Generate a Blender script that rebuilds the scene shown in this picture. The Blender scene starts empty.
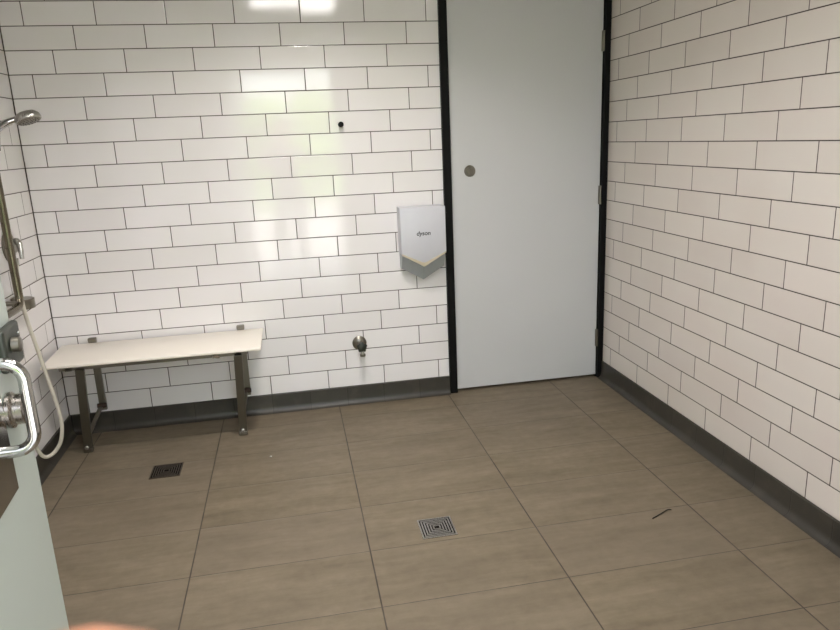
import bpy, bmesh, math, random
from mathutils import Vector, Matrix
random.seed(4)
SC = bpy.context.scene
COL = SC.collection
PI = math.pi

# ------------------------------------------------------------------ dimensions (metres)
XL, XR = 0.097, 2.988          # left and right wall faces
YF = -3.405                    # inner face of the front wall (entrance)
CEIL = 2.52
PZ, Z0 = 0.1025, 0.0988        # tile course height, top of skirting
TW = 0.30407                   # tile length incl. joint

# ------------------------------------------------------------------ node helpers
class NT:
    def __init__(s, name):
        s.m = bpy.data.materials.new(name); s.m.use_nodes = True
        s.t = s.m.node_tree; s.t.nodes.clear()
        s.out = s.t.nodes.new('ShaderNodeOutputMaterial')
        s.p = s.t.nodes.new('ShaderNodeBsdfPrincipled')
        s.t.links.new(s.p.outputs[0], s.out.inputs[0])
    def n(s, typ, **kw):
        nd = s.t.nodes.new(typ)
        for k, v in kw.items(): setattr(nd, k, v)
        return nd
    def put(s, sock, v):
        if hasattr(v, 'is_output'): s.t.links.new(v, sock)
        elif v is not None: sock.default_value = v
    def M(s, op, a, b=None, c=None):
        nd = s.n('ShaderNodeMath', operation=op)
        s.put(nd.inputs[0], a)
        if b is not None: s.put(nd.inputs[1], b)
        if c is not None: s.put(nd.inputs[2], c)
        return nd.outputs[0]
    def mix(s, f, a, b, mode='MIX'):
        nd = s.n('ShaderNodeMix', data_type='RGBA', blend_type=mode)
        s.put(nd.inputs[0], f); s.put(nd.inputs[6], a); s.put(nd.inputs[7], b)
        return nd.outputs[2]
    def xyz(s):
        tc = s.n('ShaderNodeTexCoord'); sp = s.n('ShaderNodeSeparateXYZ')
        s.t.links.new(tc.outputs['Object'], sp.inputs[0])
        return tc.outputs['Object'], sp.outputs[0], sp.outputs[1], sp.outputs[2]
    def vec(s, x, y, z):
        nd = s.n('ShaderNodeCombineXYZ')
        s.put(nd.inputs[0], x); s.put(nd.inputs[1], y); s.put(nd.inputs[2], z)
        return nd.outputs[0]
    def noise(s, v, scale, detail=3, rough=.5):
        nd = s.n('ShaderNodeTexNoise'); s.put(nd.inputs['Vector'], v)
        nd.inputs['Scale'].default_value = scale; nd.inputs['Detail'].default_value = detail
        nd.inputs['Roughness'].default_value = rough
        return nd.outputs['Fac']
    def white(s, v):
        nd = s.n('ShaderNodeTexWhiteNoise', noise_dimensions='3D'); s.put(nd.inputs['Vector'], v)
        sp = s.n('ShaderNodeSeparateColor'); s.t.links.new(nd.outputs['Color'], sp.inputs[0])
        return nd.outputs['Value'], sp.outputs[0], sp.outputs[1]
    def ramp(s, f, a, b, lo=0., hi=1.):
        nd = s.n('ShaderNodeMapRange'); nd.clamp = True
        s.put(nd.inputs[0], f); nd.inputs[1].default_value = a; nd.inputs[2].default_value = b
        nd.inputs[3].default_value = lo; nd.inputs[4].default_value = hi
        return nd.outputs[0]
    def bump(s, h, strength=1., dist=1.):
        nd = s.n('ShaderNodeBump'); s.put(nd.inputs['Height'], h)
        nd.inputs['Strength'].default_value = strength; nd.inputs['Distance'].default_value = dist
        s.t.links.new(nd.outputs[0], s.p.inputs['Normal'])
    def set(s, **kw):
        for k, v in kw.items(): s.put(s.p.inputs[k.replace('_', ' ')], v)
        return s.m

def rgb(r, g, b): return (r, g, b, 1.)
def s2l(r, g, b):
    f = lambda c: (c/255/12.92) if c <= 10 else ((c/255+.055)/1.055)**2.4
    return (f(r), f(g), f(b), 1.)

def plain(name, col, rough=.5, metal=0., var=.06, bump=0., scale=30., spec=None, coat=0.):
    k = NT(name); v, x, y, z = k.xyz()
    nz = k.noise(v, scale, 3)
    c = k.mix(k.ramp(nz, .3, .7, 0, 1), tuple(a*(1-var) for a in col[:3])+(1,), tuple(min(1, a*(1+var)) for a in col[:3])+(1,))
    k.set(Base_Color=c, Roughness=k.ramp(nz, .3, .7, max(.02, rough*.88), min(1, rough*1.12)), Metallic=metal)
    if spec is not None: k.p.inputs['Specular IOR Level'].default_value = spec
    if coat: k.p.inputs['Coat Weight'].default_value = coat
    if bump: k.bump(k.noise(v, scale*4, 4), .3, bump)
    return k.m

def tile_mat(name, axis, origin, sgn_row, w, c1=(.83, .795, .80), c2=(.885, .855, .86)):
    """glazed metro tiles, third-offset courses; axis 'x' or 'd' (= -y)"""
    k = NT(name); v, x, y, z = k.xyz()
    u0 = x if axis == 'x' else k.M('MULTIPLY', y, -1.)
    rz = k.M('DIVIDE', k.M('SUBTRACT', z, Z0), PZ)
    R = k.M('FLOOR', rz); fz = k.M('FRACT', rz)
    u = k.M('DIVIDE', k.M('SUBTRACT', u0, origin), w)
    u = k.M('ADD', u, k.M('MULTIPLY', R, sgn_row/3.))
    U = k.M('FLOOR', u); fu = k.M('SUBTRACT', u, U)
    du = k.M('MULTIPLY', k.M('MINIMUM', fu, k.M('SUBTRACT', 1., fu)), w)
    dz = k.M('MULTIPLY', k.M('MINIMUM', fz, k.M('SUBTRACT', 1., fz)), PZ)
    d = k.M('MINIMUM', du, dz)                       # distance to nearest joint centre
    ec = k.M('ABSOLUTE', k.M('SUBTRACT', x, XL)) if axis == 'x' else k.M('ABSOLUTE', y)
    d = k.M('MINIMUM', d, k.M('MULTIPLY', ec, .55))     # joint where two walls meet
    tile = k.ramp(d, .0014, .0024)
    val, r1, r2 = k.white(k.vec(U, R, 3.7))
    c = k.mix(val, rgb(*c1), rgb(*c2))
    nz = k.noise(v, 3., 2)
    c = k.mix(k.ramp(nz, .35, .7, 0, .25), c, rgb(.74, .73, .665))
    grout = k.mix(k.noise(v, 25., 3), rgb(.022, .013, .009), rgb(.060, .038, .026))
    c = k.mix(tile, grout, c)
    k.set(Base_Color=c, Roughness=k.ramp(tile, 0, 1, .8, .075))
    k.p.inputs['IOR'].default_value = 1.52
    lu = k.M('MULTIPLY', k.M('SUBTRACT', fu, .5), w); lz = k.M('MULTIPLY', k.M('SUBTRACT', fz, .5), PZ)
    tilt = k.M('ADD', k.M('MULTIPLY', k.M('MULTIPLY', k.M('SUBTRACT', r1, .5), .010), lu),
               k.M('MULTIPLY', k.M('MULTIPLY', k.M('SUBTRACT', r2, .5), .012), lz))
    wav = k.M('MULTIPLY', k.noise(v, 9., 1), .00022)
    h = k.M('ADD', k.M('ADD', tilt, wav), k.M('MULTIPLY', k.ramp(d, .0008, .004), .0007))
    k.bump(h, 1., 1.)
    return k.m

def floor_mat():
    k = NT('floor_porcelain'); v, x, y, z = k.xyz()
    W, H = .607, .3053
    u = k.M('DIVIDE', k.M('SUBTRACT', x, .245), W); w = k.M('DIVIDE', k.M('ADD', y, .8125), H)
    U = k.M('FLOOR', u); V = k.M('FLOOR', w)
    fu = k.M('SUBTRACT', u, U); fv = k.M('SUBTRACT', w, V)
    du = k.M('MULTIPLY', k.M('MINIMUM', fu, k.M('SUBTRACT', 1., fu)), W)
    dv = k.M('MULTIPLY', k.M('MINIMUM', fv, k.M('SUBTRACT', 1., fv)), H)
    d = k.M('MINIMUM', du, dv)
    tl = k.M('MULTIPLY', k.ramp(du, .0016, .0030), k.ramp(dv, .0009, .0018))
    val, r1, r2 = k.white(k.vec(U, V, 1.3))
    off = k.M('MULTIPLY', val, 17.)
    # fine streaks running along the length of each tile
    wob = k.M('MULTIPLY', k.noise(v, 5., 3), .05)
    yy = k.M('ADD', y, wob)
    sv = k.vec(k.M('ADD', k.M('MULTIPLY', x, 2.6), off), k.M('ADD', k.M('MULTIPLY', yy, 12.), k.M('MULTIPLY', r1, 9.)), off)
    s1 = k.noise(sv, 1., 5, .62)
    sv2 = k.vec(k.M('ADD', k.M('MULTIPLY', x, 5.), off), k.M('MULTIPLY', yy, 48.), off)
    s2 = k.noise(sv2, 1., 4, .6)
    s3 = k.noise(v, 22., 5, .65)
    f = k.M('ADD', k.M('ADD', k.M('MULTIPLY', k.ramp(s1, .3, .7), .50), k.M('MULTIPLY', k.ramp(s2, .3, .7), .22)), k.M('MULTIPLY', k.ramp(s3, .3, .7), .28))
    c = k.mix(f, rgb(.112, .088, .054), rgb(.240, .196, .136))
    c = k.mix(k.ramp(val, 0, 1, 0, .35), c, rgb(.175, .142, .108))
    grime = k.noise(v, 2.2, 5, .6)
    c = k.mix(k.ramp(grime, .5, .75, 0, .30), c, rgb(.120, .098, .070))
    g2 = k.ramp(k.noise(v, 7., 3), .35, .65)
    c = k.mix(tl, k.mix(g2, rgb(.040, .032, .024), rgb(.085, .068, .050)), c)
    k.set(Base_Color=c, Roughness=k.ramp(f, 0, 1, .54, .44)); k.p.inputs['Specular IOR Level'].default_value = .30
    k.bump(k.M('ADD', k.M('MULTIPLY', s2, .0004), k.M('MULTIPLY', k.ramp(d, .0008, .003), .0008)), .8, 1.)
    return k.m

def skirt_mat(name, axis, origin):
    k = NT(name); v, x, y, z = k.xyz()
    u0 = x if axis == 'x' else k.M('MULTIPLY', y, -1.)
    u = k.M('DIVIDE', k.M('SUBTRACT', u0, origin), .2)
    U = k.M('FLOOR', u); fu = k.M('SUBTRACT', u, U)
    d = k.M('MULTIPLY', k.M('MINIMUM', fu, k.M('SUBTRACT', 1., fu)), .2)
    t = k.ramp(d, .0012, .0022)
    val, r1, r2 = k.white(k.vec(U, 2., 3.))
    c = k.mix(val, rgb(.036, .032, .026), rgb(.048, .043, .035))
    c = k.mix(k.ramp(k.noise(v, 12., 4), .5, .8, 0, .35), c, rgb(.11, .092, .07))
    c = k.mix(t, rgb(.02, .017, .014), c)
    k.set(Base_Color=c, Roughness=.42)
    k.bump(k.M('MULTIPLY', t, .0008), .8, 1.)
    return k.m

def brushed(name, col, rough, vert=True):
    k = NT(name); v, x, y, z = k.xyz()
    s = k.vec(k.M('MULTIPLY', x, 400.), k.M('MULTIPLY', y, 400.), k.M('MULTIPLY', z, 12.)) if vert else \
        k.vec(k.M('MULTIPLY', x, 12.), k.M('MULTIPLY', y, 12.), k.M('MULTIPLY', z, 400.))
    nz = k.noise(s, 1., 3)
    c = k.mix(nz, tuple(a*.85 for a in col[:3])+(1,), col)
    k.set(Base_Color=c, Metallic=1., Roughness=k.ramp(nz, .3, .7, rough*.8, rough*1.2))
    return k.m

# ------------------------------------------------------------------ mesh helpers
def box(bm, lo, hi, bev=0., seg=2, rot=None, mat=0):
    c = [(a+b)/2 for a, b in zip(lo, hi)]; s = [b-a for a, b in zip(lo, hi)]
    r = bmesh.ops.create_cube(bm, size=1.)
    vs = r['verts']
    bmesh.ops.scale(bm, vec=s, verts=vs)
    fs = set(f for v in vs for f in v.link_faces)
    if bev > 0:
        es = list(set(e for v in vs for e in v.link_edges))
        rr = bmesh.ops.bevel(bm, geom=es, offset=bev, segments=seg, affect='EDGES', profile=.5)
        vs = list(set(v for f in rr['faces'] for v in f.verts) | set(v for v in vs if v.is_valid))
    if rot: bmesh.ops.rotate(bm, cent=(0, 0, 0), matrix=rot, verts=vs)
    bmesh.ops.translate(bm, vec=c, verts=vs)
    for v in vs:
        for f in v.link_faces: f.material_index = mat
    return vs

def frames(pts):
    P = [Vector(p) for p in pts]; T = []
    for i in range(len(P)):
        a = P[max(0, i-1)]; b = P[min(len(P)-1, i+1)]; T.append((b-a).normalized())
    up = Vector((0, 0, 1)) if abs(T[0].z) < .9 else Vector((1, 0, 0))
    N = (up - T[0]*up.dot(T[0])).normalized(); out = []
    for i, t in enumerate(T):
        N = (N - t*N.dot(t)).normalized(); out.append((P[i], t, N, t.cross(N)))
    return out

def tube(bm, pts, r, seg=14, caps=True, sy=1.):
    rs = r if isinstance(r, (list, tuple)) else [r]*len(pts)
    rings = []
    for (p, t, n, b), rr in zip(frames(pts), rs):
        rings.append([bm.verts.new(p + n*math.cos(2*PI*i/seg)*rr + b*math.sin(2*PI*i/seg)*rr*sy) for i in range(seg)])
    for a, b in zip(rings, rings[1:]):
        for i in range(seg):
            bm.faces.new((a[i], a[(i+1) % seg], b[(i+1) % seg], b[i])).smooth = True
    if caps:
        bm.faces.new(rings[0][::-1]); bm.faces.new(rings[-1])

def fillet(pts, r, n=8):
    P = [Vector(p) for p in pts]; out = [P[0]]
    for a, b, c in zip(P, P[1:], P[2:]):
        u = (a-b).normalized(); w = (c-b).normalized()
        ang = u.angle(w); L = r/math.tan(ang/2)
        p0 = b+u*L; p1 = b+w*L; cen = b + (u+w).normalized()*(r/math.sin(ang/2))
        v0 = p0-cen; v1 = p1-cen; tot = v0.angle(v1); ax = v0.cross(v1).normalized()
        for i in range(n+1): out.append(cen + Matrix.Rotation(tot*i/n, 3, ax) @ v0)
    out.append(P[-1]); return out

def smooth_path(pts, n=8):
    P = [Vector(p) for p in pts]; P = [P[0]*2-P[1]]+P+[P[-1]*2-P[-2]]; out = []
    for i in range(1, len(P)-2):
        a, b, c, d = P[i-1:i+3]
        for j in range(n):
            t = j/n
            out.append(.5*((2*b)+(c-a)*t+(2*a-5*b+4*c-d)*t*t+(-a+3*b-3*c+d)*t**3))
    out.append(P[-2]); return out

def lathe(bm, prof, org, axis, seg=28, mat=0):
    """prof: (distance along axis, radius)"""
    A = Vector(axis).normalized(); up = Vector((0, 0, 1)) if abs(A.z) < .9 else Vector((1, 0, 0))
    N = (up-A*up.dot(A)).normalized(); B = A.cross(N); O = Vector(org); rings = []
    for h, r in prof:
        if r < 1e-6: rings.append([bm.verts.new(O+A*h)])
        else: rings.append([bm.verts.new(O+A*h+(N*math.cos(2*PI*i/seg)+B*math.sin(2*PI*i/seg))*r) for i in range(seg)])
    for a, b in zip(rings, rings[1:]):
        for i in range(seg):
            j = (i+1) % seg
            if len(a) == 1 and len(b) == 1: continue
            if len(a) == 1: f = bm.faces.new((a[0], b[j], b[i]))
            elif len(b) == 1: f = bm.faces.new((a[i], a[j], b[0]))
            else: f = bm.faces.new((a[i], a[j], b[j], b[i]))
            f.smooth = True; f.material_index = mat
    if len(rings[0]) > 1: bm.faces.new(rings[0][::-1]).material_index = mat
    if len(rings[-1]) > 1: bm.faces.new(rings[-1]).material_index = mat

def prism(bm, poly, axis, a, b, bev=0.):
    """extrude polygon; axis 'y': poly is (x,z); 'z': poly is (x,y); 'x': poly is (y,z)"""
    def V(p, t): return {'y': (p[0], t, p[1]), 'z': (p[0], p[1], t), 'x': (t, p[0], p[1])}[axis]
    A = [bm.verts.new(V(p, a)) for p in poly]; B = [bm.verts.new(V(p, b)) for p in poly]
    bm.faces.new(A); bm.faces.new(B[::-1])
    n = len(poly)
    for i in range(n): bm.faces.new((A[i], B[i], B[(i+1) % n], A[(i+1) % n]))
    if bev:
        es = list(set(e for v in A+B for e in v.link_edges))
        bmesh.ops.bevel(bm, geom=es, offset=bev, segments=2, affect='EDGES', profile=.5)

def obj(name, bm, mats, parent=None, loc=None, label=None, smooth_angle=None):
    bmesh.ops.recalc_face_normals(bm, faces=bm.faces)
    me = bpy.data.meshes.new(name); bm.to_mesh(me); bm.free()
    for m in (mats if isinstance(mats, (list, tuple)) else [mats]): me.materials.append(m)
    o = bpy.data.objects.new(name, me); COL.objects.link(o)
    if smooth_angle:
        for p in me.polygons: p.use_smooth = True
        me.set_sharp_from_angle(angle=math.radians(smooth_angle))
    if loc is not None: o.location = loc
    if parent is not None: o.parent = parent
    if label: o['label'] = label
    return o
def B(): return bmesh.new()
def empty(name, loc=(0, 0, 0), rz=0.):
    o = bpy.data.objects.new(name, None); COL.objects.link(o); o.location = loc; o.rotation_euler = (0, 0, rz)
    o.empty_display_size = .05
    return o
def tag(o, label, cat, group=None, kind=None):
    if label: o['label'] = label
    if cat: o['category'] = cat
    if group: o['group'] = group
    if kind: o['kind'] = kind
    return o
def struct(o, label=None, cat=None): return tag(o, label, cat, kind='structure')

# ------------------------------------------------------------------ materials
M_back = tile_mat('back_wall_metro_tile', 'x', .50041, -1, TW)
M_right = tile_mat('right_wall_tile_warm_shaded', 'd', 1.02665, -1, .30594, (.665, .60, .55), (.725, .66, .605))  # same white tile, with warm bounce and dimmer light put into its colour
M_left = tile_mat('left_wall_metro_tile', 'd', .207, 1, .305)
M_floor = floor_mat()
M_skb = skirt_mat('back_skirting_tile', 'x', 1.509)
M_skr = skirt_mat('right_skirting_tile', 'd', .183)
M_paint = plain('white_plaster', rgb(.72, .72, .70), .7)
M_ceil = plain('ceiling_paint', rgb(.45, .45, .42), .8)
M_door = plain('grey_white_door_laminate', rgb(.605, .605, .61), .30, var=.008, scale=2.5)
for _m in (M_door,):
    _p = _m.node_tree.nodes['Principled BSDF']; _m.node_tree.links.remove(_p.inputs['Roughness'].links[0]); _p.inputs['Roughness'].default_value = .32
M_door2 = plain('pale_green_white_door_paint', rgb(.37, .40, .36), .38, var=.03, scale=4)
M_black = plain('black_powder_coat', rgb(.006, .006, .006), .5, spec=.12)
M_rubber = plain('black_rubber', rgb(.012, .012, .012), .7)
M_chrome = plain('polished_chrome', rgb(.50, .50, .49), .12, 1., var=.02)
M_satin = brushed('satin_stainless', rgb(.50, .49, .46), .30)
M_dsteel = brushed('tarnished_stainless', rgb(.27, .25, .21), .34)
M_leg = brushed('grey_stainless_leg', rgb(.22, .21, .18), .38)
M_rail = brushed('aged_rail_steel', rgb(.20, .175, .13), .24)
M_case = plain('dark_lock_case', rgb(.045, .050, .040), .4, .5)
M_warm = brushed('warm_satin_steel', rgb(.36, .33, .30), .28)
M_rust = plain('brown_pivot_bolt', rgb(.05, .028, .018), .6)
M_plate = plain('dark_mirror_steel', rgb(.36, .35, .33), .12, 1.)
M_bench = plain('cream_white_laminate', rgb(.90, .84, .75), .36, var=.02, scale=3)
M_hose = plain('cream_shower_hose', rgb(.58, .54, .46), .4, var=.08)
M_dry_w = plain('dryer_white_shell', rgb(.60, .60, .64), .35, var=.01)
M_dry_g = plain('dryer_grey_shell', rgb(.36, .38, .385), .40, var=.03)
M_dry_y = plain('dryer_cream_strip', rgb(.55, .48, .36), .45, var=.02)
M_ink = plain('grey_black_ink', rgb(.03, .03, .035), .6)
M_hair = plain('dark_dry_strand', rgb(.010, .008, .006), .7)
M_drain = brushed('drain_steel', rgb(.60, .58, .56), .30)
M_pit = plain('drain_pit_shade_black', rgb(.010, .008, .007), .9, spec=.1)
M_rustd = brushed('drain_steel_tarnished', rgb(.20, .17, .14), .45)
M_conc = plain('pale_concrete', rgb(.42, .41, .39), .85, var=.10, scale=1.2)
M_grass = plain('lawn_green', rgb(.16, .27, .07), .9, var=.35, scale=3.)
M_leaf = plain('hedge_leaf_green', rgb(.20, .33, .09), .7, var=.45, scale=18.)

# ------------------------------------------------------------------ the room
bm = B(); box(bm, (XL-.12, YF-.13, -.10), (XR+.12, .12, 0)); struct(obj('floor', bm, M_floor),
    'taupe streaked rectangular stone-look floor tiles with dark joints', 'floor')
bm = B(); box(bm, (XL-.12, YF-.13, CEIL), (XR+.12, .12, CEIL+.1)); struct(obj('ceiling', bm, M_ceil), 'plain white ceiling above the tiled walls', 'ceiling')
bm = B()
DX0, DX1, DZ = 2.080, XR, 2.125          # inner door opening
box(bm, (XL-.12, 0, 0), (DX0, .12, CEIL)); box(bm, (DX0, 0, DZ), (XR+.12, .12, CEIL))
struct(obj('wall_back', bm, M_back), 'back wall of glossy white metro tiles with dark joints', 'wall')
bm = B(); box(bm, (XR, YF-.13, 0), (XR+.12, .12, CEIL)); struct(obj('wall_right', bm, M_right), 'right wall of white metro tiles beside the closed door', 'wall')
bm = B(); box(bm, (XL-.12, YF-.13, 0), (XL, 0, CEIL)); struct(obj('wall_left', bm, M_left), 'left wall of white metro tiles behind the shower fittings', 'wall')
EX0, EX1, EZ = .905, 1.845, 2.10         # entrance opening
bm = B(); box(bm, (XL, YF-.13, 0), (EX0, YF, CEIL)); box(bm, (EX1, YF-.13, 0), (XR, YF, CEIL)); box(bm, (EX0, YF-.13, EZ), (EX1, YF, CEIL))
struct(obj('wall_front', bm, M_paint), 'white wall around the entrance doorway', 'wall')
bm = B()
for a, b in (((EX0, YF-.135, 0), (EX0+.03, YF+.004, EZ)), ((EX1-.03, YF-.135, 0), (EX1, YF+.004, EZ)), ((EX0, YF-.135, EZ-.03), (EX1, YF+.004, EZ))): box(bm, a, b, .002)
struct(obj('trim_1', bm, M_black), 'black metal frame of the entrance doorway', 'door frame')

def skirting(name, horiz, a, b, mat, label):
    # coved tile profile: off = distance out from the wall, z
    prof = [(0, Z0), (.0070, Z0), (.0085, Z0-.0015), (.0085, .034), (.010, .022), (.015, .011), (.023, .004), (.032, .0008), (.032, 0), (0, 0)]
    bm = B(); A = []; Bv = []
    for o, z in prof:
        if horiz == 'back': p, q = (a, -o, z), (b, -o, z)
        elif horiz == 'right': p, q = (XR-o, a, z), (XR-o, b, z)
        else: p, q = (XL+o, a, z), (XL+o, b, z)
        A.append(bm.verts.new(p)); Bv.append(bm.verts.new(q))
    n = len(prof)
    bm.faces.new(A); bm.faces.new(Bv[::-1])
    for i in range(n): bm.faces.new((A[i], A[(i+1) % n], Bv[(i+1) % n], Bv[i]))
    return struct(obj(name, bm, mat, smooth_angle=30), label, 'skirting')
skirting('baseboard_back', 'back', XL, 2.080, M_skb, 'dark grey coved skirting tiles along the back wall')
skirting('baseboard_right', 'right', -.001, YF, M_skr, 'dark grey coved skirting tiles along the right wall')
skirting('baseboard_left', 'left', -.001, YF, M_skr, 'dark grey coved skirting tiles along the left wall')

# ---- closed inner door at the right end of the back wall
d1 = struct(empty('door_1', (2.12, .01, 0)), 'closed pale grey flush door in a black frame on the back wall', 'door')
def D1(name, bm, m, label=None, **k): return obj(name, bm, m, d1, loc=(-2.12, -.01, 0), label=label, **k)
bm = B(); box(bm, (2.127, .004, .016), (2.953, .044, 2.085), .0015); D1('door_leaf', bm, M_door)
bm = B()
box(bm, (2.081, -.018, .001), (2.1225, .10, 2.124), .002)
box(bm, (2.9565, -.018, .001), (2.987, .10, 2.124), .002)
box(bm, (2.1225, -.018, 2.090), (2.9565, .10, 2.124), .002)
box(bm, (2.1225, .048, .001), (2.140, .10, 2.090)); box(bm, (2.94, .048, .001), (2.9565, .10, 2.090))
D1('door_frame', bm, M_black, 'black painted door frame')
bm = B(); box(bm, (2.123, .046, .001), (2.956, .060, 2.089)); D1('light_stop_panel', bm, M_black, 'added unseen black panel blocking light behind the door leaf')  # added unseen panel, keeps sky light from leaking past the leaf
lk = B(); lathe(lk, [(0, .030), (.003, .030), (.005, .028), (.005, .020), (.012, .020), (.014, .018), (.014, 0)], (2.2255, .004, 1.213), (0, -1, 0))
lock = D1('door_lock', lk, M_dsteel, 'round dark steel lock', smooth_angle=35)
bm = B(); box(bm, (2.222, -.016, 1.198), (2.229, -.009, 1.228), .002); o = obj('thumb_turn', bm, M_dsteel, lock)
for z in (1.838, 1.05, .24):
    bm = B(); lathe(bm, [(0, .0065), (.1, .0065)], (2.9530, -.006, z-.05), (0, 0, 1), 12)
    box(bm, (2.945, -.004, z-.05), (2.9525, .0035, z+.05))
    D1('hinge', bm, M_dsteel, smooth_angle=35)

# ---- open entrance door in the left foreground
DD = Vector((-.08, .997, 0)).normalized()          # hinge -> leading edge
HP = Vector((.862, -2.470, 0)) - DD*.925           # hinge line on the visible face
ang = math.atan2(DD.y, DD.x)
d2 = struct(empty('door_2', HP, ang), 'open entrance door in the left foreground with a chrome pull handle', 'door')
LW = .925
# local frame: +x towards leading edge, -y = visible face normal (towards the room)
def D2(name, bm, m, parent=None, label=None, **k): return obj(name, bm, m, parent or d2, label=label, **k)
bm = B(); box(bm, (0, 0, .012), (LW, .042, 2.06), .0012); D2('door_leaf', bm, M_door2)
bm = B(); box(bm, (LW-.305, -.002, .931), (LW-.103, .0002, 1.083), .0006); D2('push_plate', bm, M_plate, label='dark mirror steel plate behind the pull handle')
sx = LW-.195
pts = fillet([(sx, -.001, 1.023), (sx, -.062, 1.023), (sx, -.062, 1.140), (sx, -.001, 1.140)], .024, 10)
bm = B(); tube(bm, pts, .0078, 18)
ph = D2('pull_handle', bm, M_chrome, label='chrome D-shaped pull handle', smooth_angle=50)
for z in (1.023, 1.140):
    bm = B(); lathe(bm, [(0, .016), (.004, .016), (.006, .013), (.006, .008)], (sx, -.002, z), (0, -1, 0), 24)
    obj('handle_rose', bm, M_chrome, ph, smooth_angle=35)
bm = B(); lathe(bm, [(0, .026), (.005, .026), (.007, .0235), (.009, .0220), (.020, .0220), (.022, .020), (.022, 0)], (LW-.078, -.002, 1.040), (0, -1, 0), 36)
ro = D2('lock_rose', bm, M_warm, label='round brushed steel cylinder lock', smooth_angle=35)
bm = B(); box(bm, (LW-.081, -.0255, 1.024), (LW-.075, -.0235, 1.056), .001); obj('keyway', bm, M_black, ro)
bm = B(); box(bm, (LW-.078, -.012, 1.092), (LW-.001, .0005, 1.154), .005, 3)
lc = D2('rim_lock', bm, M_case, label='small grey steel rim lock above the handle')
bm = B()
for z in (1.118, 1.128, 1.138): lathe(bm, [(0, .0022), (.002, .0022), (.0028, 0)], (LW-.022, -.0138, z), (0, -1, 0), 12)
obj('screw', bm, M_chrome, lc)
bm = B(); lathe(bm, [(0, .011), (.010, .011), (.011, .009), (.011, 0)], (LW-.052, -.0138, 1.128), (0, -1, 0), 20); obj('lock_cylinder', bm, M_dsteel, lc, smooth_angle=35)
for z in (.25, 1.05, 1.85):
    bm = B(); lathe(bm, [(0, .007), (.1, .007)], (-.004, -.006, z-.05), (0, 0, 1), 12); D2('hinge', bm, M_satin, smooth_angle=35)

# ------------------------------------------------------------------ fold-down shower bench
be = tag(empty('shower_bench', (.61, -.2, 0)), 'cream-white shower bench on steel legs against the back wall', 'bench')
def BE(name, bm, m, label=None, **k): return obj(name, bm, m, be, loc=(-.61, .2, 0), label=label, **k)
bm = B(); prism(bm, [(.126, -.022), (1.099, -.022), (1.097, -.388), (.139, -.385)][::-1], 'z', .461, .474, .004)
BE('seat_slab', bm, M_bench, smooth_angle=40)
bm = B(); box(bm, (.20, -.345, .435), (1.03, -.315, .461), .002); box(bm, (.20, -.075, .435), (1.03, -.045, .461), .002)
for x in (.225, .255+.72): box(bm, (x, -.345, .432), (x+.03, -.045, .461), .002)
BE('seat_frame', bm, M_dsteel, 'dark steel frame under the seat')
bm = B(); box(bm, (.872, -.353, .432), (.905, -.343, .452), .002); BE('release_clip', bm, M_chrome, 'small bright clip under the front edge')
def bar(bm, a, b, w, t, bev=.002):
    """flat bar between two points, width w along x, thickness t"""
    a = Vector(a); b = Vector(b); L = (b-a).length; d = (b-a).normalized()
    x = Vector((1, 0, 0)); x = (x-d*x.dot(d)).normalized(); y = d.cross(x)
    R = Matrix((x, y, d)).transposed()
    vs = box(bm, (-w/2, -t/2, 0), (w/2, t/2, L), bev)
    for v in vs: v.co = R @ v.co + a
for xt, xf in ((.292, .243), (.988, .966)):
    bm = B(); bar(bm, (xt, -.352, .440), (xf, -.262, .012), .038, .020)
    lg = BE('leg', bm, M_leg)
    bm = B(); box(bm, (xf-.021, -.276, .0), (xf+.021, -.246, .022), .004); obj('foot_cap', bm, M_dsteel, lg)
    bm = B(); lathe(bm, [(0, .010), (.006, .010), (.008, .007), (.008, 0)], (xf, -.281, .030), (0, -1, 0), 16); obj('bolt', bm, M_satin, lg)
for xu in (.268, .985):
    bm = B(); box(bm, (xu-.017, -.019, .115), (xu+.017, -.001, .482), .002)
    box(bm, (xu-.019, -.026, .4745), (xu+.019, -.001, .497), .004, 3)
    up = BE('wall_upright', bm, M_dsteel)
    bm = B(); lathe(bm, [(-.021, .012), (.021, .012)], (xu, -.030, .145), (1, 0, 0), 16); obj('pivot', bm, M_rust, up, smooth_angle=35)
for xu, xf in ((.268, .237), (.985, .965)):
    bm = B(); bar(bm, (xu-.006, -.028, .140), (xf, -.252, .055), .020, .010)
    BE('brace', bm, M_dsteel)

# ------------------------------------------------------------------ shower fittings on the left wall
gx, gy = .157, -.51
pts = fillet([(XL+.004, gy, 1.62), (gx, gy, 1.62), (gx, gy, .782), (gx, gy-.62, .782), (XL+.004, gy-.62, .782)], .045, 10)
bm = B(); tube(bm, pts, .0160, 20)
gr = tag(obj('grab_rail', bm, M_rail, smooth_angle=50), 'L-shaped steel grab rail on the left tiled wall', 'grab rail')
for p in ((gy, 1.62), (gy-.62, .782)):
    bm = B(); lathe(bm, [(0, .038), (.004, .038), (.007, .034), (.007, .02)], (XL+.001, p[0], p[1]), (1, 0, 0)); obj('flange', bm, M_dsteel, gr, smooth_angle=35)
bm = B(); tube(bm, [(XL+.002, gy-.02, .800), (gx, gy-.02, .800)], .010, 12); obj('standoff', bm, M_dsteel, gr, smooth_angle=35)

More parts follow.
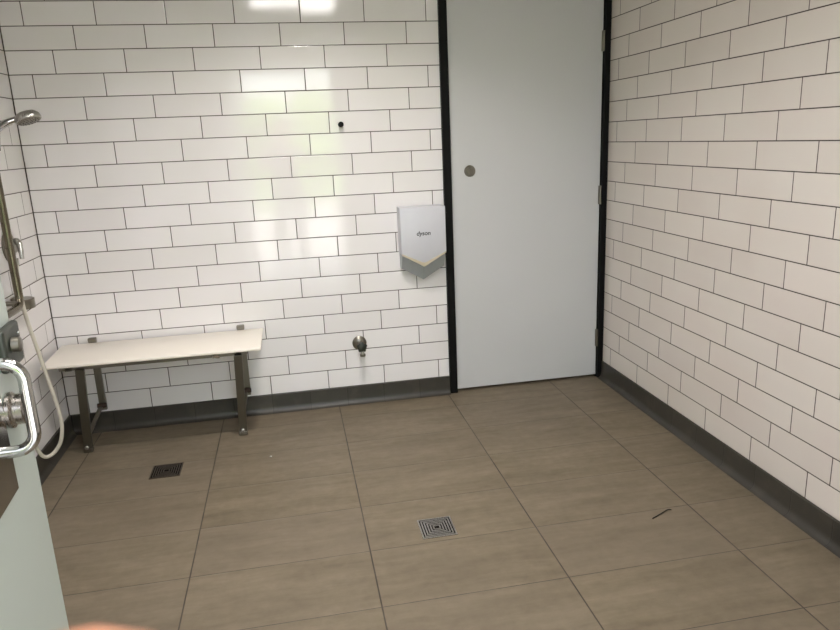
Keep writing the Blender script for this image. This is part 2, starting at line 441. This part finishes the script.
bm = B(); lathe(bm, [(0, .066), (.004, .066), (.008, .062), (.010, .035), (.024, .030), (.030, .026), (.032, 0)], (XL+.001, -.365, 1.015), (1, 0, 0), 36)
mx = tag(obj('shower_mixer', bm, M_dsteel, smooth_angle=40), 'round steel shower mixer tap on the left wall behind the rail', 'tap')
bm = B(); tube(bm, smooth_path([(.118, -.365, 1.02), (.134, -.372, 1.038), (.150, -.388, 1.030), (.158, -.402, 1.00), (.160, -.410, .965)], 5), [.013]*12+[.011]*5+[.009]*4, 12)
obj('lever', bm, M_satin, mx, smooth_angle=60)
bm = B(); tube(bm, [(.122, -.372, .965), (.122, -.375, .935)], .011, 14); obj('hose_outlet', bm, M_satin, mx, smooth_angle=40)

bm = B(); n = 18
poly = [(XL+.0015, -.450)] + [(XL+.0015+.074*math.sin(PI*i/n), -.395-.055*math.cos(PI*i/n)) for i in range(1, n)] + [(XL+.0015, -.340)]
prism(bm, poly, 'z', .750, .792, .003)
prism(bm, [(XL+.0015, -.450), (XL+.010, -.450), (XL+.010, -.340), (XL+.0015, -.340)], 'z', .7905, .806, .002)
tag(obj('soap_dish', bm, M_dsteel), 'small half-round dark steel soap dish on the left wall', 'soap dish')

hose = [(.122, -.376, .934), (.124, -.395, .90), (.142, -.44, .86), (.150, -.47, .80), (.158, -.475, .715), (.170, -.475, .63), (.189, -.480, .513), (.206, -.480, .397), (.217, -.480, .312),
        (.220, -.480, .232), (.207, -.49, .160), (.174, -.50, .113), (.144, -.52, .108), (.128, -.54, .152), (.125, -.56, .256), (.125, -.585, .488), (.128, -.60, .832), (.135, -.60, 1.15), (.165, -.59, 1.34), (.196, -.555, 1.415)]
bm = B(); tube(bm, smooth_path(hose, 7), .0082, 12)
tag(obj('shower_hose', bm, M_hose, smooth_angle=60), 'cream flexible shower hose hanging in a loop by the bench', 'hose')

hs = tag(empty('hand_shower', (.18, -.52, 1.45)), 'steel hand shower head sticking out from the left wall', 'shower head')
def HS(name, bm, m, **k): return obj(name, bm, m, hs, loc=(-.18, .52, -1.45), **k)
hp = smooth_path([(.194, -.553, 1.412), (.190, -.53, 1.452), (.187, -.50, 1.487), (.212, -.475, 1.512), (.250, -.455, 1.527)], 6)
bm = B(); tube(bm, hp, [.0125+.002*math.sin(i/len(hp)*PI) for i in range(len(hp))], 16); HS('handle', bm, M_chrome, smooth_angle=60)
ax = Vector((.30, -.16, -.94)).normalized()
bm = B(); lathe(bm, [(-.026, 0), (-.025, .018), (-.020, .036), (-.008, .048), (.004, .050), (.010, .049), (.012, .046)], (.290, -.45, 1.531), ax, 36)
HS('head', bm, M_satin, smooth_angle=45)
bm = B(); lathe(bm, [(0.0125, .045), (.0145, .042), (.0145, 0)], (.290, -.45, 1.531), ax, 36)
q = Matrix.Identity(3)
sf = HS('spray_face', bm, M_dsteel, smooth_angle=35)
bm = B()
A_ = ax; N_ = (Vector((0, 0, 1))-A_*A_.z).normalized(); B_ = A_.cross(N_)
for rr, cnt in ((.012, 6), (.024, 12), (.036, 18)):
    for i in range(cnt):
        c = Vector((.290, -.45, 1.531))+A_*.0145+N_*rr*math.cos(2*PI*i/cnt)+B_*rr*math.sin(2*PI*i/cnt)
        lathe(bm, [(0, .0018), (.002, .0012), (.002, 0)], c, A_, 6)
obj('nozzle_field', bm, M_rubber, sf)
bm = B(); box(bm, (gx-.024, gy-.024, 1.44), (gx+.024, gy+.024, 1.485), .006, 3); box(bm, (gx+.015, gy-.012, 1.452), (gx+.0285, gy+.012, 1.478), .004, 2)
obj('slider', bm, M_satin, gr)

# ------------------------------------------------------------------ back wall fittings
hd = tag(empty('hand_dryer', (1.948, 0, .9)), 'white wall-mounted hand dryer with a pointed grey base beside the door', 'hand dryer')
def HD(name, bm, m, label=None, **k): return obj(name, bm, m, hd, loc=(-1.948, 0, -.9), label=label, **k)
x0, x1, xm = 1.829, 2.064, 1.9465
bm = B(); prism(bm, [(x0, 1.052), (x1, 1.052), (x1, .812), (xm, .747), (x0, .812)], 'y', -.100, 0., .004); HD('front_shell', bm, M_dry_w, smooth_angle=40)
# grey body: leans back to the wall below the V
bm = B()
topf = [(x0+.004, -.092, .8085), (xm, -.092, .7430), (x1-.004, -.092, .8085)]
botf = [(x0+.004, -.050, .735), (xm, -.050, .668), (x1-.004, -.050, .735)]
topb = [(a, -.002, c) for a, _, c in topf]; botb = [(a, -.002, c-.004) for a, _, c in botf]
v = {k: [bm.verts.new(p) for p in arr] for k, arr in (('tf', topf), ('bf', botf), ('tb', topb), ('bb', botb))}
for i in (0, 1):
    bm.faces.new((v['tf'][i], v['tf'][i+1], v['bf'][i+1], v['bf'][i])); bm.faces.new((v['bf'][i], v['bf'][i+1], v['bb'][i+1], v['bb'][i]))
    bm.faces.new((v['bb'][i], v['bb'][i+1], v['tb'][i+1], v['tb'][i])); bm.faces.new((v['tb'][i], v['tb'][i+1], v['tf'][i+1], v['tf'][i]))
for i in (0, 2): bm.faces.new((v['tf'][i], v['bf'][i], v['bb'][i], v['tb'][i]))
HD('lower_body', bm, M_dry_g, 'grey pointed lower body')
# cream strip following the V edge
bm = B()
prism(bm, [(x0+.002, .8105), (xm, .7455), (x1-.002, .8105), (x1-.002, .818), (xm+.010, .7685), (xm, .766), (xm-.010, .7685), (x0+.002, .818)], 'y', -.1012, -.0995)
HD('air_slot_strip', bm, M_dry_y, 'thin cream strip along the pointed edge')
cu = bpy.data.curves.new('lettering', 'FONT'); cu.body = 'dyson'; cu.size = .031; cu.extrude = .0004; cu.align_x = 'CENTER'; cu.shear = .15
cu.offset = .0006
to = bpy.data.objects.new('tmp', cu); COL.objects.link(to)
bpy.context.view_layer.update()
me = bpy.data.meshes.new_from_object(to.evaluated_get(bpy.context.evaluated_depsgraph_get()))
bpy.data.objects.remove(to)
me.materials.clear(); me.materials.append(M_ink); me.name = 'lettering'
lt = bpy.data.objects.new('lettering', me); COL.objects.link(lt); lt.parent = hd
lt.rotation_euler = (PI/2, 0, 0); lt.location = (1.9465-1.948, -.1006, .908-.9); lt['label'] = 'dark lettering on the front'

bm = B(); lathe(bm, [(0, .0125), (.003, .0125), (.004, .008), (.018, .008), (.020, .0130), (.030, .0135), (.033, .010), (.033, 0)], (1.569, 0., 1.471), (0, -1, 0), 24)
tag(obj('coat_peg', bm, M_black, smooth_angle=35), 'small round black peg fixed to the back wall tiles', 'peg')

tp = tag(empty('wall_tap', (1.597, 0, .34)), 'small steel garden-style tap low on the back wall', 'tap')
def TP(name, bm, m, **k): return obj(name, bm, m, tp, loc=(-1.597, 0, -.34), smooth_angle=40, **k)
bm = B(); lathe(bm, [(0, .038), (.003, .038), (.010, .030), (.014, .020), (.016, .013)], (1.592, -.001, .340), (0, -1, 0)); TP('flange', bm, M_dsteel)
bm = B(); tube(bm, [(1.594, -.014, .340), (1.596, -.075, .340)], .012, 16); tube(bm, smooth_path([(1.596, -.052, .336), (1.598, -.064, .318), (1.600, -.068, .292)], 5), .0095, 14)
TP('body', bm, M_satin)
bm = B(); lathe(bm, [(0, .0145), (.012, .0145)], (1.600, -.068, .296), (0, 0, -1), 20); TP('spout_collar', bm, M_dsteel)
bm = B(); lathe(bm, [(0, .014), (.004, .022), (.016, .024), (.020, .018), (.022, 0)], (1.596, -.076, .340), (0, -1, 0), 20)
for i in range(5):
    a = 2*PI*i/5+PI/2; lathe(bm, [(0, .007), (.012, .007)], (1.596+.022*math.cos(a), -.082, .340+.022*math.sin(a)), (0, -1, 0), 10)
TP('turn_handle', bm, M_case)

# ------------------------------------------------------------------ floor drains
def drain(cx, cy, s, mring, label, rz=0.):
    t = tag(empty('floor_drain', (cx, cy, 0), rz), label, 'drain', 'square floor drains')
    bm = B(); box(bm, (-s/2, -s/2, .0002), (s/2, s/2, .0012)); obj('pit_shade_plate', bm, M_pit, t)  # flat black plate paints the shade of the pit; the floor has no hole
    def ring(bm, h, w, z):
        for a, b in (((-h, -h), (h, -h+w)), ((-h, h-w), (h, h)), ((-h, -h+w), (-h+w, h-w)), ((h-w, -h+w), (h, h-w))):
            box(bm, (a[0], a[1], .0012), (b[0], b[1], z))
    bm = B(); ring(bm, s/2, .005, .0032); obj('rim', bm, mring, t)
    bm = B()
    h = s/2-.010
    while h > .006:
        ring(bm, h, .0045, .0030); h -= .0098
    obj('grate', bm, mring, t)
    return t
drain(1.716, -1.335, .126, M_drain, 'square steel floor drain in the middle of the floor')
drain(.647, -.578, .128, M_rustd, 'darker tarnished square floor drain in front of the bench')
bm = B(); tube(bm, smooth_path([(2.496, -1.480, .003), (2.520, -1.468, .002), (2.548, -1.455, .003), (2.578, -1.440, .003), (2.593, -1.441, .002)], 5), .0022, 6)
tag(obj('dark_strand', bm, M_hair), 'thin dark strand lying on the floor towards the right wall', 'debris')
bm = B(); bmesh.ops.create_icosphere(bm, subdivisions=2, radius=.004, matrix=Matrix.Translation((1.104, -.562, .003)) @ Matrix.Diagonal((1.3, 1, .7, 1)))
tag(obj('paper_crumb', bm, M_paint), 'tiny white crumb on the floor right of the bench', 'debris')

# ------------------------------------------------------------------ ceiling light, plus an added unseen lamp
kE = NT('lit_diffuser'); kE.set(Base_Color=rgb(.9, .9, .9)); kE.p.inputs['Emission Color'].default_value = rgb(1., .965, .94); kE.p.inputs['Emission Strength'].default_value = 3.9
cl = tag(empty('ceiling_light', (1.45, -2.57, CEIL)), 'long rectangular lit ceiling light near the entrance', 'ceiling light')
bm = B(); box(bm, (-.37, -.32, -.035), (.37, .32, -.001), .003); obj('housing', bm, M_paint, cl)
bm = B(); box(bm, (-.345, -.295, -.040), (.345, .295, -.0345), .001); obj('diffuser', bm, kE.m, cl)

dl = tag(empty('added_light', (1.45, -1.15, CEIL)), 'added round ceiling lamp, unseen, above the middle of the floor', 'ceiling light')  # added fixture out of view, brightens the bench, floor and lower walls
bm = B(); lathe(bm, [(0, .15), (.012, .15), (.014, .13), (.004, .125), (.003, 0)], (0, 0, -.0005), (0, 0, -1), 40); obj('trim_ring', bm, M_paint, dl, smooth_angle=35)
la = bpy.data.lights.new('added_light_lamp', 'AREA'); la.shape = 'DISK'; la.size = .24; la.energy = 3.1; la.spread = math.radians(125); la.color = (1., .95, .90)
lo_ = bpy.data.objects.new('lamp', la); COL.objects.link(lo_); lo_.parent = dl; lo_.location = (0, 0, -.016)

# ------------------------------------------------------------------ outside, seen in the tile reflections
bm = B(); box(bm, (-12, -13., -.30), (15, YF-.131, -.02)); struct(obj('path', bm, M_conc), 'pale concrete paving outside the entrance', 'paving')
bm = B(); box(bm, (-40, -60., -.30), (40, -13.001, -.03)); struct(obj('ground', bm, M_grass), 'green lawn beyond the paving', 'lawn')
def hedge(name, x0, x1, y, h, label):
    bm = B()
    for i in range(90):
        x = random.uniform(x0, x1); z = random.uniform(.35, h-.45); r = random.uniform(.40, .62)
        m = Matrix.Translation((x, y+random.uniform(-.4, .4), z)) @ Matrix.Diagonal((r, r*.8, r, 1))
        bmesh.ops.create_icosphere(bm, subdivisions=2, radius=1., matrix=m)
    for v_ in bm.verts: v_.co += Vector([random.uniform(-.07, .07) for _ in range(3)])
    return tag(obj(name, bm, M_leaf), label, 'hedge')
hedge('garden_hedge', -6.5, 9.5, -14.6, 2.7, 'dense green hedge beyond the lawn edge outside')

# ------------------------------------------------------------------ the photographer, standing just outside the doorway
CR = Vector((.98118555, -.18868698, -.0408919)); CU = Vector((.08577083, .23625311, .96789867)); CF = Vector((.17296904, .95319552, -.24799197))
CO = Vector((1.28315, -3.55755, 1.38911))
def cl3(r, u, f): return CO + CR*r + CU*u + CF*f
def skinned(verts, edges, rad, levels=2):
    me = bpy.data.meshes.new('tmp'); me.from_pydata([tuple(v) for v in verts], edges, [])
    o = bpy.data.objects.new('tmp', me); COL.objects.link(o)
    md = o.modifiers.new('s', 'SKIN'); md.use_smooth_shade = True
    o.data.skin_vertices  # layer made with the modifier
    for sv, r in zip(me.skin_vertices[0].data, rad):
        sv.radius = (r, r) if not isinstance(r, tuple) else r; sv.use_root = False
    me.skin_vertices[0].data[0].use_root = True
    sb = o.modifiers.new('b', 'SUBSURF'); sb.levels = levels; sb.render_levels = levels
    bpy.context.view_layer.update()
    res = bpy.data.meshes.new_from_object(o.evaluated_get(bpy.context.evaluated_depsgraph_get()))
    bpy.data.objects.remove(o); return res
PX, PY, PZ0 = 1.30, -3.97, -.02
def W(x, y, z): return Vector((PX+x, PY+y, PZ0+z))
lw = cl3(-.075, -.115, -.035); rw = cl3(.175, -.105, -.045)          # wrists
lp = cl3(-.052, -.062, -.004); rp = cl3(.150, -.055, -.020)          # palms
V = [W(0, 0, .95), W(0, 0, 1.12), W(0, .005, 1.30), W(0, 0, 1.42), W(0, .012, 1.47), W(0, .030, 1.545), W(0, .025, 1.615), W(0, .012, 1.665),
     W(-.165, -.005, 1.385), W(-.215, .150, 1.185), lw, lp, W(.165, -.005, 1.385), W(.235, .150, 1.185), rw, rp,
     W(-.09, 0, .87), W(-.10, .012, .49), W(-.10, -.015, .09), W(-.115, .13, .045), W(.09, 0, .87), W(.10, .012, .49), W(.10, -.015, .09), W(.115, .13, .045),
     W(0, .112, 1.572)]
Ed = [(0, 1), (1, 2), (2, 3), (3, 4), (4, 5), (5, 6), (6, 7), (2, 8), (8, 9), (9, 10), (10, 11), (2, 12), (12, 13), (13, 14), (14, 15), (0, 16), (16, 17), (17, 18), (18, 19), (0, 20), (20, 21), (21, 22), (22, 23)]
Rd = [(.145, .105), (.125, .095), (.150, .105), (.060, .06), (.052, .055), (.070, .085), (.078, .095), (.055, .066),
      .058, .040, .025, (.022, .034), .058, .040, .025, (.022, .034), (.085, .09), .058, .038, .030, (.085, .09), .058, .038, .030, .01]
body = bmesh.new(); body.from_mesh(skinned(V[:-1], Ed, Rd[:-1]))
def finger(pts, r0, r1):
    n = len(pts); rr = [r0+(r1-r0)*i/(n-1) for i in range(n)]
    body.from_mesh(skinned(pts, [(i, i+1) for i in range(n-1)], rr, 2))
# left hand: index finger curls over the front edge and reaches up beside the lens, the others close below it
T = (-.0092, -.0145, .0300)
finger([cl3(-.050, -.052, .004), cl3(-.045, -.048, .022), cl3(-.031, -.0363, .031), cl3(*T)], .0095, .0078)
for j, (du, ln) in enumerate(((-.020, 1.), (-.039, .93), (-.056, .78))):
    finger([cl3(-.052, -.060+du*.6, .000), cl3(-.050, -.055+du, .020), cl3(-.050+.026*ln, -.050+du, .028), cl3(-.050+.050*ln, -.048+du, .022)], .0092, .0074)
finger([cl3(-.060, -.075, -.014), cl3(-.052, -.050, -.032), cl3(-.034, -.034, -.034), cl3(-.014, -.026, -.030)], .0115, .0090)
# right hand: thumb behind the phone, four fingers closed over its far edge
for j, (du, ln) in enumerate(((.012, .95), (-.008, 1.), (-.028, .93), (-.046, .78))):
    finger([cl3(.150, -.050+du*.6, -.014), cl3(.152, -.042+du, .004), cl3(.152-.024*ln, -.040+du, .014), cl3(.152-.046*ln, -.040+du, .011)], .0092, .0074)
finger([cl3(.156, -.070, -.026), cl3(.150, -.048, -.040), cl3(.130, -.036, -.040), cl3(.112, -.030, -.036)], .0115, .0090)
# nose, ears
for p, sc in ((W(0, .118, 1.578), (.012, .016, .022)), (W(-.078, .022, 1.585), (.008, .018, .028)), (W(.078, .022, 1.585), (.008, .018, .028))):
    bmesh.ops.create_icosphere(body, subdivisions=2, radius=1., matrix=Matrix.Translation(p) @ Matrix.Diagonal((*sc, 1)))
tm = bpy.data.meshes.new('tmp'); body.to_mesh(tm); body.free()
to = bpy.data.objects.new('tmp', tm); COL.objects.link(to)
rm = to.modifiers.new('r', 'REMESH'); rm.mode = 'VOXEL'; rm.voxel_size = .0028; rm.use_smooth_shade = True
sm = to.modifiers.new('m', 'SMOOTH'); sm.factor = .5; sm.iterations = 4
bpy.context.view_layer.update()
bme = bpy.data.meshes.new_from_object(to.evaluated_get(bpy.context.evaluated_depsgraph_get())); bpy.data.objects.remove(to)
M_skin = plain('skin', rgb(.40, .165, .085), .5, var=.06)
M_skin.node_tree.nodes['Principled BSDF'].inputs['Subsurface Weight'].default_value = .12
M_shirt = plain('grey_beige_cotton', rgb(.30, .27, .25), .9, var=.08)
M_trous = plain('pale_cotton', rgb(.62, .61, .58), .9, var=.06)
M_hairb = plain('brown_hair', rgb(.10, .06, .035), .6, var=.3)
M_shoe = plain('white_leather', rgb(.55, .55, .53), .6)
bme.materials.clear(); bme.materials.append(M_skin); bme.name = 'person'
person = bpy.data.objects.new('person', bme); COL.objects.link(person)
tag(person, 'person in a grey-beige top holding a phone in the entrance doorway', 'person')
def wear(name, test, off, mat):
    b = bmesh.new(); b.from_mesh(bme)
    bmesh.ops.delete(b, geom=[f for f in b.faces if not test(f.calc_center_median()-Vector((PX, PY, PZ0)))], context='FACES')
    b.normal_update()
    for v_ in b.verts: v_.co += v_.normal*off
    o = obj(name, b, mat, person)
    for p in o.data.polygons: p.use_smooth = True
    return o
def arm_t(c): return max(0, (c.y-.06)/.30) if abs(c.x) > .13 else 0
wear('shirt', lambda c: .90 < c.z < 1.425 and c.y < .20 and not (c.z > 1.40 and abs(c.x) < .06), .011, M_shirt)
wear('trousers', lambda c: .085 < c.z < .97 and c.y < .12, .008, M_trous)
for sg in (-1, 1): wear('shoe', lambda c: c.z < .085 and c.x*sg > 0, .007, M_shoe)
wear('hair', lambda c: c.z > 1.47 and abs(c.x) < .12 and (c.y < .015 or c.z > 1.640), .014, M_hairb)
bm = B()
bm.free()
M_eye = plain('eye_white', rgb(.7, .7, .68), .3)
for sx_ in (-.031, .031):
    bm = B(); bmesh.ops.create_icosphere(bm, subdivisions=2, radius=.0115, matrix=Matrix.Translation(W(sx_, .103, 1.600))); ey = obj('eye', bm, M_eye, person)
    bm = B(); bmesh.ops.create_icosphere(bm, subdivisions=2, radius=.0060, matrix=Matrix.Translation(W(sx_, .1105, 1.599))); obj('iris', bm, M_hairb, ey)
bm = B(); bmesh.ops.create_icosphere(bm, subdivisions=2, radius=1., matrix=Matrix.Translation(W(0, .106, 1.540)) @ Matrix.Diagonal((.022, .008, .006, 1)))
obj('mouth', bm, plain('lip', rgb(.45, .16, .13), .5), person)
# the phone in their hands, its lens being the viewpoint
bm = B(); box(bm, (-.012, -.058, -.012), (.138, .014, -.0035), .0035, 3)
R3 = Matrix((CR, CU, CF)).transposed()
for v_ in bm.verts: v_.co = R3 @ v_.co + CO
tag(obj('phone', bm, M_black, smooth_angle=40), 'black phone held up sideways in both hands', 'phone')

# ------------------------------------------------------------------ world and sun
w = bpy.data.worlds.new('sky'); SC.world = w; w.use_nodes = True
t = w.node_tree; bg = t.nodes['Background']
sky = t.nodes.new('ShaderNodeTexSky'); sky.sky_type = 'NISHITA'; sky.sun_disc = False
sky.sun_elevation = math.radians(52); sky.sun_rotation = math.radians(30); sky.air_density = 1.; sky.dust_density = 2.5
mxn = t.nodes.new('ShaderNodeMix'); mxn.data_type = 'RGBA'; mxn.inputs[0].default_value = .72
t.links.new(sky.outputs[0], mxn.inputs[6]); mxn.inputs[7].default_value = (1.75, 1.66, 1.50, 1)   # thin bright overcast over the blue
t.links.new(mxn.outputs[2], bg.inputs[0]); bg.inputs[1].default_value = .78
sl = bpy.data.lights.new('sun', 'SUN'); sl.energy = 5.6; sl.angle = math.radians(2); sl.color = (1, .95, .88)
so = bpy.data.objects.new('sun', sl); COL.objects.link(so)
so.rotation_euler = Vector((.35, .62, .95)).to_track_quat('Z', 'Y').to_euler(); so.location = (3, 6, 9)

# ------------------------------------------------------------------ camera
cam = bpy.data.cameras.new('camera'); co = bpy.data.objects.new('camera', cam); COL.objects.link(co)
r_ = Vector((.98118555, -.18868698, -.0408919)); u_ = Vector((.08577083, .23625311, .96789867)); f_ = Vector((.17296904, .95319552, -.24799197))
co.matrix_world = Matrix(((r_.x, u_.x, -f_.x, 1.28315), (r_.y, u_.y, -f_.y, -3.55755), (r_.z, u_.z, -f_.z, 1.38911), (0, 0, 0, 1)))
cam.sensor_width = 36.; cam.lens = 36.*689.864/840.; cam.clip_start = .01; cam.clip_end = 200
cam.dof.use_dof = True; cam.dof.focus_distance = 3.4; cam.dof.aperture_fstop = 42.
SC.camera = co
vs = SC.view_settings; vs.view_transform = 'Standard'; vs.look = 'None'; vs.gamma = 1.; vs.use_curve_mapping = False
vs.exposure = 2.42
